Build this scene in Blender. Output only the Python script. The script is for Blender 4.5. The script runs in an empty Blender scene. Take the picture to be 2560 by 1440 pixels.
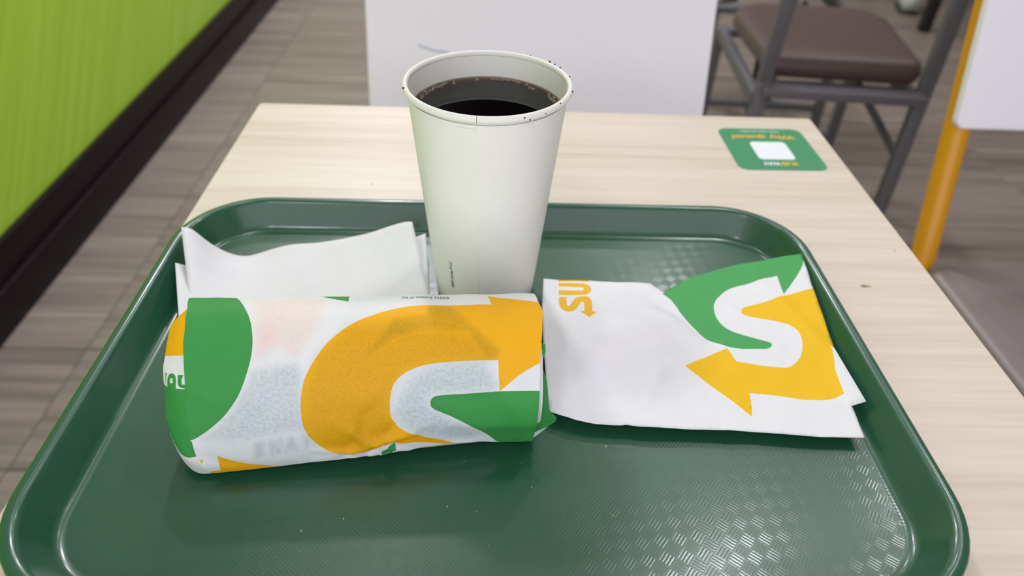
import bpy, bmesh, math, random, json
from mathutils import Vector, Matrix, noise
from mathutils.geometry import delaunay_2d_cdt
random.seed(7)
SC = bpy.context.scene
COL = SC.collection

# ------------------------------------------------------------------ camera, world, exposure, lights
cam_d = bpy.data.cameras.new('camera'); cam = bpy.data.objects.new('camera', cam_d); COL.objects.link(cam)
CAM = Vector((0.0, 0.0, 1.043))
ROT = Matrix(((0.9993302371, -0.0211454873, -0.0298654577), (-0.0101177822, 0.6246630719, -0.7808288398), (0.0351668549, 0.7806080419, 0.6240307503)))
cam.matrix_world = Matrix.Translation(CAM) @ ROT.to_4x4()
cam_d.sensor_width = 36.0; cam_d.lens = 1775.0*36.0/2560.0
cam_d.clip_start = 0.02
cam_d.dof.use_dof = True; cam_d.dof.focus_distance = 0.352; cam_d.dof.aperture_fstop = 7.2
SC.camera = cam
SC.view_settings.view_transform = 'Standard'; SC.view_settings.look = 'None'
SC.view_settings.gamma = 1.0; SC.view_settings.exposure = 0.0
SC.view_settings.use_curve_mapping = False
SC.cycles.use_denoising = True
SC.cycles.max_bounces = 10; SC.cycles.diffuse_bounces = 5; SC.cycles.transmission_bounces = 8
world = bpy.data.worlds.new('world'); SC.world = world; world.use_nodes = True
world.node_tree.nodes['Background'].inputs[0].default_value = (0.975, 0.965, 1.075, 1)
world.node_tree.nodes['Background'].inputs[1].default_value = 1.8
CEIL = 2.62
def downlight(x, y, watts, size=0.16, color=(0.99, 0.968, 1.03)):
    d = bpy.data.lights.new('downlight', 'AREA'); d.shape = 'DISK'; d.size = size; d.energy = watts; d.color = color
    o = bpy.data.objects.new('downlight', d); o.location = (x, y, CEIL-0.012); COL.objects.link(o)
    return o
for lx, ly, lw in ((-0.33, 1.02, 3.0), (-0.38, 2.20, 19.0), (-0.55, 3.30, 30.0), (-0.55, 4.5, 16.0),
                   (0.70, 1.22, 7.5), (0.66, 2.25, 6.5), (0.66, 3.4, 6.0), (1.42, 1.52, 5.0), (1.80, 2.4, 2.0), (1.80, 3.6, 2.0)):
    downlight(lx, ly, lw)
downlight(-0.62, -0.95, 6.0)

# ------------------------------------------------------------------ material helpers
def lin(c):
    c = c/255.0
    return c/12.92 if c <= 0.04045 else ((c+0.055)/1.055)**2.4
def rgb(r, g, b): return (lin(r), lin(g), lin(b), 1.0)
class NT:
    def __init__(s, name):
        s.m = bpy.data.materials.new(name); s.m.use_nodes = True; s.t = s.m.node_tree
        s.b = s.t.nodes['Principled BSDF']; s.out = s.t.nodes['Material Output']
    def n(s, kind, **kw):
        nd = s.t.nodes.new(kind)
        for k, v in kw.items():
            if k.startswith('i_'):
                key = k[2:]; key = int(key) if key.isdigit() else key.replace('_', ' ')
                if isinstance(v, bpy.types.NodeSocket): s.t.links.new(v, nd.inputs[key])
                else: nd.inputs[key].default_value = v
            else: setattr(nd, k, v)
        return nd
    def set(s, **kw):
        for k, v in kw.items():
            key = k.replace('_', ' ')
            if isinstance(v, bpy.types.NodeSocket): s.t.links.new(v, s.b.inputs[key])
            else: s.b.inputs[key].default_value = v
        return s
    def math(s, op, a, b=None, c=None):
        nd = s.n('ShaderNodeMath', operation=op)
        for i, v in enumerate((a, b, c)):
            if v is None: continue
            if isinstance(v, bpy.types.NodeSocket): s.t.links.new(v, nd.inputs[i])
            else: nd.inputs[i].default_value = v
        return nd.outputs[0]
    def mix(s, f, a, b, blend='MIX'):
        nd = s.n('ShaderNodeMix', data_type='RGBA', blend_type=blend)
        for i, v in ((0, f), (6, a), (7, b)):
            if isinstance(v, bpy.types.NodeSocket): s.t.links.new(v, nd.inputs[i])
            else: nd.inputs[i].default_value = v
        return nd.outputs[2]
    def noise(s, vec, scale, detail=3.0, rough=0.55):
        return s.n('ShaderNodeTexNoise', i_Vector=vec, i_Scale=scale, i_Detail=detail, i_Roughness=rough).outputs['Fac']
    def mapping(s, scale=(1, 1, 1), rot=(0, 0, 0), loc=(0, 0, 0), kind='Object', add=None):
        v = s.n('ShaderNodeTexCoord').outputs[kind]
        if add is not None: v = s.n('ShaderNodeVectorMath', operation='ADD', i_0=v, i_1=add).outputs[0]
        return s.n('ShaderNodeMapping', i_Vector=v, i_Scale=scale, i_Rotation=rot, i_Location=loc).outputs[0]
    def rotated(s, rot, scale):      # turn first, then stretch along the turned axes
        a = s.mapping((1, 1, 1), rot=rot)
        return s.n('ShaderNodeMapping', i_Vector=a, i_Scale=scale).outputs[0]
    def ramp(s, fac, stops):
        r = s.n('ShaderNodeValToRGB', i_Fac=fac); e = r.color_ramp.elements
        while len(e) < len(stops): e.new(0.5)
        for el, (p, c) in zip(e, stops): el.position = p; el.color = c
        return r.outputs[0]
    def bump(s, h, strength=0.3, dist=0.001):
        return s.n('ShaderNodeBump', i_Height=h, i_Strength=strength, i_Distance=dist).outputs[0]
def plain(name, col, rough=0.5, metal=0.0, spec=0.5, noise_scale=60.0, amount=0.06, bump=0.0):
    m = NT(name); v = m.mapping()
    f = m.noise(v, noise_scale)
    dark = tuple(c*(1-amount) for c in col[:3]) + (1,); lite = tuple(min(1, c*(1+amount)) for c in col[:3]) + (1,)
    m.set(Base_Color=m.mix(f, dark, lite), Roughness=rough, Metallic=metal, Specular_IOR_Level=spec)
    if bump: m.set(Normal=m.bump(f, bump))
    return m.m

def mat_paper(name, tint=(1, 1, 1), rough=0.62):   # printed paper: colour comes from the 'print' attribute of the sheet
    m = NT(name); a = m.n('ShaderNodeAttribute', attribute_name='print').outputs['Color']
    mo = m.n('ShaderNodeAttribute', attribute_name='mottle').outputs['Fac']
    v = m.mapping(kind='UV')
    f1 = m.noise(v, 620.0, 4.0, 0.65); f2 = m.noise(v, 1500.0, 3.0, 0.6)
    f = m.math('ADD', m.math('MULTIPLY', f1, 0.65), m.math('MULTIPLY', f2, 0.35))
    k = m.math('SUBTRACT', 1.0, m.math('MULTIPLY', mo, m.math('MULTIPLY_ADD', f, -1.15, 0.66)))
    c = m.mix(1.0, a, m.n('ShaderNodeCombineColor', i_Red=k, i_Green=k, i_Blue=k).outputs[0], 'MULTIPLY')
    c = m.mix(0.10, c, m.ramp(m.noise(v, 260.0, 5.0), [(0.3, (0.80, 0.80, 0.80, 1)), (0.7, (1, 1, 1, 1))]), 'MULTIPLY')
    big = m.noise(v, 70.0, 3.0)
    m.set(Base_Color=c, Roughness=rough, Specular_IOR_Level=0.35, Normal=m.bump(m.math('ADD', m.math('MULTIPLY', big, 0.9), m.math('MULTIPLY', f1, 0.10)), 0.32, 0.0016))
    return m.m

# ------------------------------------------------------------------ object helpers
def link(name, me, mat=None, parent=None, smooth=False, mats=None):
    o = bpy.data.objects.new(name, me); COL.objects.link(o)
    for mm in (mats or ([mat] if mat else [])):
        if mm.name not in me.materials: me.materials.append(mm)
    if parent is not None: o.parent = parent
    if smooth:
        for p in me.polygons: p.use_smooth = True
    return o
def mesh_of(bm, name='mesh', smooth=False, angle=None):
    me = bpy.data.meshes.new(name); bm.normal_update(); bm.to_mesh(me); bm.free()
    if smooth or angle:
        for p in me.polygons: p.use_smooth = True
    if angle: me.set_sharp_from_angle(angle=math.radians(angle))
    return me
def pydata(verts, faces, name='mesh', smooth=False):
    me = bpy.data.meshes.new(name); me.from_pydata([tuple(v) for v in verts], [], faces); me.update()
    if smooth:
        for p in me.polygons: p.use_smooth = True
    return me
def thing(name, label, cat, loc=(0, 0, 0), rz=0.0, group=None):
    o = bpy.data.objects.new(name, None); COL.objects.link(o); o.location = loc; o.rotation_euler = (0, 0, rz)
    o.empty_display_size = 0.05
    return tag(o, label, cat, group)
def tag(o, label=None, cat=None, group=None, kind=None):
    if label: o['label'] = label
    if cat: o['category'] = cat
    if group: o['group'] = group
    if kind: o['kind'] = kind
    return o
def box_bm(bm, x0, x1, y0, y1, z0, z1, bev=0.0, seg=2):
    r = bmesh.ops.create_cube(bm, size=1.0)
    M = Matrix.Translation(((x0+x1)/2, (y0+y1)/2, (z0+z1)/2)) @ Matrix.Diagonal((x1-x0, y1-y0, z1-z0, 1))
    bmesh.ops.transform(bm, matrix=M, verts=r['verts'])
    if bev:
        es = list({e for v in r['verts'] for e in v.link_edges})
        bmesh.ops.bevel(bm, geom=es, offset=bev, segments=seg, profile=0.6, affect='EDGES')
def box(name, x0, x1, y0, y1, z0, z1, mat, parent=None, bev=0.0, seg=2):
    bm = bmesh.new(); box_bm(bm, x0, x1, y0, y1, z0, z1, bev, seg)
    return link(name, mesh_of(bm, name, angle=35 if bev else None), mat, parent)
def tube_mesh(pts, r, n=14, cap=True, name='tube', flat=1.0):
    pts = [Vector(p) for p in pts]; verts = []; faces = []
    up = None
    for i, p in enumerate(pts):
        d = (pts[min(i+1, len(pts)-1)] - pts[max(i-1, 0)]).normalized()
        a = d.orthogonal().normalized() if up is None else (up - d*up.dot(d)).normalized()
        up = a; b = d.cross(a)
        rr = r[i] if isinstance(r, (list, tuple)) else r
        for k in range(n):
            t = 2*math.pi*k/n; verts.append(p + a*math.cos(t)*rr + b*math.sin(t)*rr*flat)
    for i in range(len(pts)-1):
        for k in range(n):
            faces.append((i*n+k, i*n+(k+1) % n, (i+1)*n+(k+1) % n, (i+1)*n+k))
    if cap: faces += [tuple(range(n-1, -1, -1)), tuple(range((len(pts)-1)*n, len(pts)*n))]
    me = pydata(verts, faces, name, True); me.set_sharp_from_angle(angle=math.radians(50))
    return me
def lathe(profile, n=96, name='lathe', a0=0.0, a1=2*math.pi):
    full = abs(a1-a0-2*math.pi) < 1e-6; m = n if full else n+1; verts = []; faces = []
    for (r, z) in profile:
        for k in range(m):
            t = a0 + (a1-a0)*k/n; verts.append((r*math.cos(t), r*math.sin(t), z))
    for i in range(len(profile)-1):
        for k in range(n):
            k2 = (k+1) % m
            faces.append((i*m+k, i*m+k2, (i+1)*m+k2, (i+1)*m+k))
    return pydata(verts, faces, name, True)
def inside(p, poly):
    x, y = p; r = False; j = len(poly)-1
    for i in range(len(poly)):
        xi, yi = poly[i]; xj, yj = poly[j]
        if (yi > y) != (yj > y) and x < (xj-xi)*(y-yi)/(yj-yi)+xi: r = not r
        j = i
    return r
def sdist(p, poly):
    x, y = p; d = 1e9; j = len(poly)-1
    for i in range(len(poly)):
        x0, y0 = poly[j]; dx, dy = poly[i][0]-x0, poly[i][1]-y0; L = dx*dx+dy*dy or 1e-12
        k = min(1.0, max(0.0, ((x-x0)*dx+(y-y0)*dy)/L)); d = min(d, (x-x0-k*dx)**2+(y-y0-k*dy)**2); j = i
    d = math.sqrt(d)
    return d if inside(p, poly) else -d
def smooth_poly(poly, corner=38, it=1):     # round the soft corners of a traced outline, keep the sharp ones
    for _ in range(it):
        out = []; n = len(poly)
        for i in range(n):
            a, b, c = Vector(poly[i-1]), Vector(poly[i]), Vector(poly[(i+1) % n])
            if (b-a).length < 1e-9 or (c-b).length < 1e-9: continue
            ang = math.degrees((b-a).angle(c-b))
            if ang > corner or ang < 2: out.append(tuple(b))
            else: out += [tuple(b.lerp(a, 0.25)), tuple(b.lerp(c, 0.25))]
        poly = out
    return poly
def densify(poly, step, closed=True):
    out = []; n = len(poly)
    for i in range(n if closed else n-1):
        a, b = Vector(poly[i]), Vector(poly[(i+1) % n]); k = max(1, int((b-a).length/step))
        for j in range(k): out.append(tuple(a.lerp(b, j/k)))
    if not closed: out.append(tuple(poly[-1]))
    return out
def sheet(name, outline, prints, step, fn, white, under=None, mottle=None, parent=None, mat=None):
    """A paper sheet: outline and printed shapes are cut into one mesh, so every print has clean edges.
    prints: [(polygon, colour, holes)], under: [(polygon, tint, softness)], fn maps the flat sheet into space."""
    verts = []; edges = []
    def add(poly):
        s = len(verts); verts.extend(Vector(p) for p in poly); n = len(poly)
        edges.extend((s+i, s+(i+1) % n) for i in range(n))
    outline = densify(outline, step)
    add(outline)
    for poly, c in prints: add(densify(poly, step))
    xs = [p[0] for p in outline]; ys = [p[1] for p in outline]
    x = min(xs)
    row = 0
    while x < max(xs):
        y = min(ys) + (step*0.5 if row % 2 else 0)
        while y < max(ys):
            if sdist((x, y), outline) > step*0.4: verts.append(Vector((x, y)))
            y += step
        x += step*0.87; row += 1
    V, E, F, *_ = delaunay_2d_cdt(verts, edges, [], 0, 1e-7, False)
    faces = []; cols = []
    for f in F:
        c = (sum(V[i][0] for i in f)/len(f), sum(V[i][1] for i in f)/len(f))
        if not inside(c, outline): continue
        col = white
        for poly, pc in prints:
            if inside(c, poly): col = pc
        faces.append(tuple(f)); cols.append(col)
    me = pydata([fn(v[0], v[1]) for v in V], faces, name, True)
    tint = []; mot = []
    for v in V:
        t = [1.0, 1.0, 1.0]; p = (v[0], v[1])
        for poly, tc, soft in (under or []):
            w = min(1.0, max(0.0, sdist(p, poly)/soft*0.5+0.5)); w = w*w*(3-2*w)
            t = [a*(1-w+w*b) for a, b in zip(t, tc)]
        m = 0.0
        for poly, a, soft in (mottle or []):
            w = min(1.0, max(0.0, sdist(p, poly)/soft*0.5+0.5)); m = max(m, a*w)
        tint.append(t); mot.append(m)
    at = me.attributes.new('print', 'FLOAT_COLOR', 'CORNER'); ma = me.attributes.new('mottle', 'FLOAT', 'POINT')
    ma.data.foreach_set('value', mot)
    uvl = me.uv_layers.new(name='UVMap')
    fl = []; uf = []
    for f, p in zip(cols, me.polygons):
        for li in p.loop_indices:
            vi = me.loops[li].vertex_index; t = tint[vi]
            fl += [f[0]*t[0], f[1]*t[1], f[2]*t[2], 1.0]; uf += [V[vi][0], V[vi][1]]
    at.data.foreach_set('color', fl); uvl.data.foreach_set('uv', uf)
    return link(name, me, mat, parent)
def solidify(o, t, offset=-1.0):
    m = o.modifiers.new('thickness', 'SOLIDIFY'); m.thickness = t; m.offset = offset
    return o
_txt = {}
def text_flat(s, bold=0.0, shear=0.0):
    """2D triangles of a line of lettering: ([(x, y)], faces), x from 0 to its width, cap height about 0.7."""
    cu = bpy.data.curves.new('lettering', 'FONT'); cu.body = s; cu.size = 1.0; cu.offset = bold; cu.resolution_u = 4; cu.shear = shear
    o = bpy.data.objects.new('lettering', cu); COL.objects.link(o)
    dg = bpy.context.evaluated_depsgraph_get(); dg.update()
    me = bpy.data.meshes.new_from_object(o.evaluated_get(dg))
    vs = [(v.co.x, v.co.y) for v in me.vertices]; fs = [tuple(p.vertices) for p in me.polygons]
    bpy.data.objects.remove(o); bpy.data.curves.remove(cu); bpy.data.meshes.remove(me)
    x0 = min(v[0] for v in vs); vs = [(x-x0, y) for x, y in vs]
    return vs, fs
def lettering(name, s, fn, mat, parent, bold=0.0, shear=0.0):
    vs, fs = text_flat(s, bold, shear); W = max(v[0] for v in vs)
    return link(name, pydata([fn(x, y, W) for x, y in vs], fs, name), mat, parent)

# ------------------------------------------------------------------ materials
WHITE_PAPER = (0.80, 0.815, 0.84); GREEN_INK = rgb(58, 150, 72)[:3]; YELLOW_INK = rgb(247, 180, 6)[:3]
M = {}
def floor_mat():
    m = NT('floor tile'); r = m.n('ShaderNodeObjectInfo').outputs['Random']
    off = m.n('ShaderNodeCombineXYZ', i_X=m.math('MULTIPLY', r, 37.0), i_Y=m.math('MULTIPLY', r, 91.0), i_Z=0.0).outputs[0]
    v1 = m.mapping((1.3, 42.0, 1.0), add=off); v2 = m.mapping((2.6, 120.0, 1.0), add=off); v3 = m.mapping((0.8, 14.0, 1.0), add=off)
    f = m.math('ADD', m.math('ADD', m.math('MULTIPLY', m.noise(v1, 1.0, 3.0), 0.50), m.math('MULTIPLY', m.noise(v2, 1.0, 2.0), 0.22)), m.math('MULTIPLY', m.noise(v3, 1.0, 2.0), 0.28))
    f = m.math('ADD', f, m.math('MULTIPLY_ADD', r, 0.05, -0.025))
    c = m.ramp(f, [(0.30, rgb(92, 82, 79)), (0.46, rgb(124, 114, 108)), (0.56, rgb(140, 130, 123)), (0.72, rgb(168, 157, 150))])
    m.set(Base_Color=c, Roughness=0.42, Specular_IOR_Level=0.45, Normal=m.bump(f, 0.15, 0.0006))
    return m.m
def wall_mat():
    m = NT('green wall laminate'); q = (math.radians(45), 0, 0); v = m.rotated(q, (1.0, 42.0, 0.9)); v2 = m.rotated(q, (1.0, 150.0, 1.6))
    f = m.math('ADD', m.math('MULTIPLY', m.noise(v, 1.0, 4.0), 0.7), m.math('MULTIPLY', m.noise(v2, 1.0, 2.0), 0.3))
    m.set(Base_Color=m.ramp(f, [(0.25, rgb(156, 196, 50)), (0.5, rgb(170, 209, 61)), (0.75, rgb(184, 221, 84))]), Roughness=0.38, Specular_IOR_Level=0.4)
    return m.m
def wood_mat():
    m = NT('pale wood laminate'); v = m.mapping((2.2, 62.0, 1.0)); v2 = m.mapping((7.0, 260.0, 1.0)); v3 = m.mapping((0.9, 11.0, 1.0))
    w = m.math('ADD', m.math('ADD', m.math('MULTIPLY', m.noise(v, 1.0, 4.0, 0.6), 0.45), m.math('MULTIPLY', m.noise(v2, 1.0, 3.0), 0.27)), m.math('MULTIPLY', m.noise(v3, 1.0, 2.0), 0.28))
    m.set(Base_Color=m.ramp(w, [(0.28, rgb(184, 168, 150)), (0.43, rgb(211, 198, 181)), (0.57, rgb(222, 211, 195)), (0.8, rgb(231, 223, 209))]),
          Roughness=0.42, Specular_IOR_Level=0.4, Normal=m.bump(w, 0.12, 0.0004))
    return m.m
def tray_mat():
    m = NT('dark green moulded plastic')
    v = m.mapping((1, 1, 1), rot=(0, 0, math.radians(38)))
    sx = m.n('ShaderNodeSeparateXYZ', i_0=v)
    cell = 0.0062
    ax = m.math('DIVIDE', sx.outputs[0], cell); ay = m.math('DIVIDE', sx.outputs[1], cell)
    fx = m.math('FRACT', ax); fy = m.math('FRACT', ay)
    chk = m.math('FLOORED_MODULO', m.math('ADD', m.math('FLOOR', ax), m.math('FLOOR', ay)), 2.0)
    stripe_c = m.math('ADD', m.math('MULTIPLY', fx, chk), m.math('MULTIPLY', fy, m.math('SUBTRACT', 1.0, chk)))
    cross_c = m.math('ADD', m.math('MULTIPLY', fy, chk), m.math('MULTIPLY', fx, m.math('SUBTRACT', 1.0, chk)))
    wig = m.math('MULTIPLY', m.noise(m.mapping((240, 240, 240)), 1.0, 2.0), 0.10)
    wave = m.math('SINE', m.math('MULTIPLY', m.math('ADD', stripe_c, wig), 2*math.pi*4))
    edge = m.math('MULTIPLY', m.math('SMOOTH_MIN', m.math('MULTIPLY', m.math('MULTIPLY', cross_c, m.math('SUBTRACT', 1.0, cross_c)), 9.0), 1.0, 0.2),
                  m.math('SMOOTH_MIN', m.math('MULTIPLY', m.math('MULTIPLY', stripe_c, m.math('SUBTRACT', 1.0, stripe_c)), 14.0), 1.0, 0.2))
    wv = m.math('MULTIPLY', wave, edge)
    z = m.n('ShaderNodeSeparateXYZ', i_0=m.n('ShaderNodeTexCoord').outputs['Object']).outputs[2]
    flat = m.math('LESS_THAN', z, 0.0047)
    patch = m.math('MULTIPLY_ADD', m.noise(m.mapping((26, 26, 26)), 1.0, 2.0), 0.8, 0.35)
    h = m.math('MULTIPLY', m.math('MULTIPLY', wv, flat), patch)
    f = m.noise(m.mapping((30, 30, 30)), 1.0, 4.0)
    m.set(Base_Color=m.mix(f, rgb(33, 82, 59), rgb(38, 90, 66)), Roughness=m.math('MULTIPLY_ADD', f, 0.08, 0.26), Specular_IOR_Level=0.5,
          Normal=m.bump(h, 0.30, 0.00004), Coat_Weight=0.35, Coat_Roughness=0.13, Coat_IOR=1.5, Coat_Normal=m.bump(h, 0.30, 0.00004))
    return m.m
M['floor'] = floor_mat(); M['wall'] = wall_mat(); M['wood'] = wood_mat(); M['tray'] = tray_mat()
M['grout'] = plain('grey grout', rgb(88, 80, 76), 0.8)
M['skirting'] = plain('dark brown skirting', rgb(24, 12, 18), 0.42, amount=0.1, spec=0.22)
M['ceiling'] = plain('white ceiling', rgb(232, 230, 226), 0.8, noise_scale=3)
M['plaster'] = plain('cream wall', rgb(206, 200, 190), 0.8, noise_scale=2)
M['edge'] = plain('pale table edge band', rgb(206, 198, 184), 0.4)
M['steel'] = plain('grey table metal', rgb(95, 95, 98), 0.4, 0.6)
M['paper'] = mat_paper('printed wrapping paper')
M['bagpaper'] = mat_paper('printed bag paper', rough=0.7)
def napkin_mat():
    m = NT('white tissue'); sx = m.n('ShaderNodeSeparateXYZ', i_0=m.n('ShaderNodeTexCoord').outputs['UV'])
    def w(s, k): return m.math('SINE', m.math('MULTIPLY', s, k))
    h = m.math('MULTIPLY', w(sx.outputs[0], 2*math.pi*620), w(sx.outputs[1], 2*math.pi*620))
    n = m.noise(m.mapping((60, 60, 60)), 1.0, 4.0)
    m.set(Base_Color=m.mix(n, (0.74, 0.75, 0.78, 1), (0.82, 0.83, 0.86, 1)), Roughness=0.95, Specular_IOR_Level=0.1,
          Normal=m.bump(m.math('ADD', m.math('MULTIPLY', h, 0.2), n), 0.35, 0.0005))
    return m.m
M['napkin'] = napkin_mat()
M['cup'] = plain('white cup board', (0.83, 0.825, 0.775, 1), 0.48, noise_scale=90, amount=0.02, spec=0.4)
M['cup_seam'] = plain('white cup board seam', (0.83, 0.825, 0.76, 1), 0.5, noise_scale=90, amount=0.02, spec=0.4)
M['print_green'] = plain('dark green print', rgb(50, 110, 70), 0.6)
M['print_grey'] = plain('grey green print', rgb(96, 120, 108), 0.6)
M['speck'] = plain('coffee speck', rgb(40, 28, 22), 0.7)
def coffee_mat():
    m = NT('black coffee')
    m.set(Base_Color=(1, 1, 1, 1), Roughness=0.0, IOR=1.33, Transmission_Weight=1.0)
    va = m.n('ShaderNodeVolumeAbsorption', i_Color=(0.70, 0.47, 0.22, 1), i_Density=540.0)
    m.t.links.new(va.outputs[0], m.out.inputs['Volume'])
    return m.m
M['coffee'] = coffee_mat()
def bubble_mat():
    m = NT('foam bubble'); m.set(Base_Color=(0.9, 0.82, 0.72, 1), Roughness=0.02, IOR=1.12, Transmission_Weight=0.85, Specular_IOR_Level=0.9)
    return m.m
M['bubble'] = bubble_mat()
M['white_plastic'] = plain('white chair plastic', rgb(245, 240, 250), 0.42, noise_scale=9, amount=0.03)
M['pen'] = plain('faint blue pen mark', rgb(196, 200, 222), 0.5)
M['yellow_metal'] = plain('yellow painted steel', rgb(218, 152, 22), 0.33, amount=0.04)
M['grey_metal'] = plain('grey painted steel', rgb(100, 98, 105), 0.42, amount=0.05)
M['brown_seat'] = plain('brown vinyl seat', rgb(84, 68, 66), 0.36, noise_scale=220, amount=0.06, bump=0.1)
M['grey_seat'] = plain('grey brown vinyl seat', rgb(124, 112, 112), 0.38, noise_scale=220, amount=0.05, bump=0.1)
M['sticker'] = plain('green sticker', rgb(64, 146, 100), 0.35, amount=0.03)
M['sticker_white'] = plain('white sticker print', rgb(238, 242, 246), 0.4, amount=0.02)
M['sticker_yellow'] = plain('yellow sticker print', rgb(232, 188, 70), 0.4, amount=0.02)
M['smudge'] = plain('brown smudge', rgb(150, 128, 100), 0.6)
M['crumb'] = plain('pale crumb', rgb(225, 210, 180), 0.7)
M['black_metal'] = plain('black painted steel', rgb(30, 24, 28), 0.45)
M['shoe_upper'] = plain('light grey shoe fabric', rgb(186, 192, 190), 0.8)
M['shoe_sole'] = plain('dark shoe sole', rgb(50, 46, 46), 0.8)

# ------------------------------------------------------------------ the room
FX0, FX1, FY0, FY1 = -1.03, 3.97, -1.33, 5.27
fl = tag(box('floor', FX0-0.1, FX1, FY0, FY1, -0.06, -0.0025, M['grout']), 'floor of grey brown streaked rectangular tiles', kind='structure')
bm = bmesh.new(); box_bm(bm, -0.299, 0.299, -0.149, 0.149, -0.0024, 0.0, 0.0)
top = [e for e in bm.edges if all(v.co.z > -0.001 for v in e.verts)]
bmesh.ops.bevel(bm, geom=top, offset=0.0012, segments=1, affect='EDGES')
tile_me = mesh_of(bm, 'floor_tile'); tile_me.materials.append(M['floor'])
for ix in range(9):
    for iy in range(22):
        x = -0.83-0.3+0.6*ix; y = -1.18+0.3*iy+0.002
        if x > FX1: continue
        link('floor_tile', tile_me, None, fl).location = (x, y, 0)
wl = tag(box('wall_left', -1.13, -1.045, FY0, FY1, 0.0, CEIL, M['plaster']), 'left wall with a lime green streaked panel along its lower half', kind='structure')
tag(box('wall_panel', -1.05, -1.03, FY0, FY1, 0.0, 1.65, M['wall'], wl), 'lime green panel with fine slanting streaks')  # unseen top edge; cream above it added to weaken the green bounce
bl = tag(box('baseboard_left', -1.032, -1.016, FY0, FY1, 0.0, 0.162, M['skirting'], bev=0.003), 'tall dark brown skirting under the green wall', kind='structure')
box('skirting_plinth', -1.018, -1.002, FY0, FY1, 0.0, 0.088, M['skirting'], bl, bev=0.0035)
tag(box('wall_far', FX0-0.1, FX1, FY1, FY1+0.1, 0.0, CEIL, M['plaster']), 'cream far wall', kind='structure')
tag(box('wall_right', FX1, FX1+0.1, FY0, FY1, 0.0, CEIL, M['plaster']), 'cream wall at the far right', kind='structure')
tag(box('wall_near', 1.30, FX1, FY0-0.1, FY0, 0.0, CEIL, M['plaster']), 'cream wall behind the viewer beside an added opening for fill light', kind='structure')  # stops short: unseen opening added to let world light fill the fronts
tag(box('unseen_bulkhead_1', FX0, FX1, 3.75, 4.15, 1.95, CEIL, M['skirting']), 'unseen dark bulkhead added to darken the coffee reflection', kind='structure')  # out of view, added so the coffee surface mirrors something dark
tag(box('ceiling', FX0-0.1, FX1+0.1, FY0-0.1, FY1+0.1, CEIL, CEIL+0.1, M['ceiling']), 'white ceiling', kind='structure')

# ------------------------------------------------------------------ table
tb = thing('table', 'small pale wood laminate cafe table carrying the green tray', 'table', (0.042, 0.335, 0.0))
TX0, TX1, TY0, TY1 = -0.2650, 0.2650, -0.305, 0.3055
bm = bmesh.new(); box_bm(bm, TX0, TX1, TY0, TY1, 0.7255, 0.75, 0.0)
es = [e for e in bm.edges if abs(e.verts[0].co.z-e.verts[1].co.z) > 0.01]
bmesh.ops.bevel(bm, geom=es, offset=0.0015, segments=3, affect='EDGES')
link('tabletop', mesh_of(bm, 'tabletop', angle=35), M['wood'], tb)
bm = bmesh.new()
for x0, x1, y0, y1 in ((TX0-0.0007, TX0, TY0, TY1), (TX1, TX1+0.0007, TY0, TY1), (TX0, TX1, TY1, TY1+0.0007), (TX0, TX1, TY0-0.0007, TY0)):
    box_bm(bm, x0 + (0.003 if y1-y0 < .01 else 0), x1 - (0.003 if y1-y0 < .01 else 0), y0 + (0.003 if x1-x0 < .01 else 0), y1 - (0.003 if x1-x0 < .01 else 0), 0.7258, 0.7494)
link('edge_band', mesh_of(bm, 'edge_band'), M['edge'], tb)
me = lathe([(0.0, 0.722), (0.032, 0.722), (0.032, 0.03), (0.0, 0.03)], 32); me.set_sharp_from_angle(angle=0.6)
link('column', me, M['steel'], tb)
me = lathe([(0.0, 0.028), (0.05, 0.026), (0.19, 0.012), (0.20, 0.004), (0.20, 0.0), (0.0, 0.0)], 48); me.set_sharp_from_angle(angle=0.6)
link('base_plate', me, M['steel'], tb)
bm = bmesh.new(); box_bm(bm, -0.15, 0.15, -0.02, 0.02, 0.7195, 0.7255); box_bm(bm, -0.02, 0.02, -0.17, 0.17, 0.7193, 0.7253)
link('mounting_plate', mesh_of(bm, 'mounting_plate'), M['steel'], tb)
def blob(name, x, y, z, pts, mat, parent):     # a thin smear lying on a surface
    vs = [(0, 0, 0.0002)] + [(px, py, 0.0) for px, py in pts]; n = len(pts)
    vs = [(x+a-parent.location.x, y+b-parent.location.y, z+c-parent.location.z) for a, b, c in vs]
    return link(name, pydata(vs, [(0, 1+i, 1+(i+1) % n) for i in range(n)], name, True), mat, parent)
tag(blob('smudge', 0.2555, 0.377, 0.75005, [(-.004, -.0006), (-.001, -.0022), (.0015, -.0008), (.0042, -.0014), (.0034, .0004), (.001, .0008), (-.0012, .0016), (-.0028, .0006)], M['smudge'], tb), 'brown smudge near the tray')
blob('smudge', -0.0966, 0.4959, 0.75005, [(-.0012, -.0005), (.0002, -.0009), (.0012, 0), (0, .0008)], M['smudge'], tb)
blob('smudge', 0.2950, 0.420, 0.75005, [(-.0010, -.0004), (.0002, -.0007), (.0010, 0), (0, .0006)], M['smudge'], tb)

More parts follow.
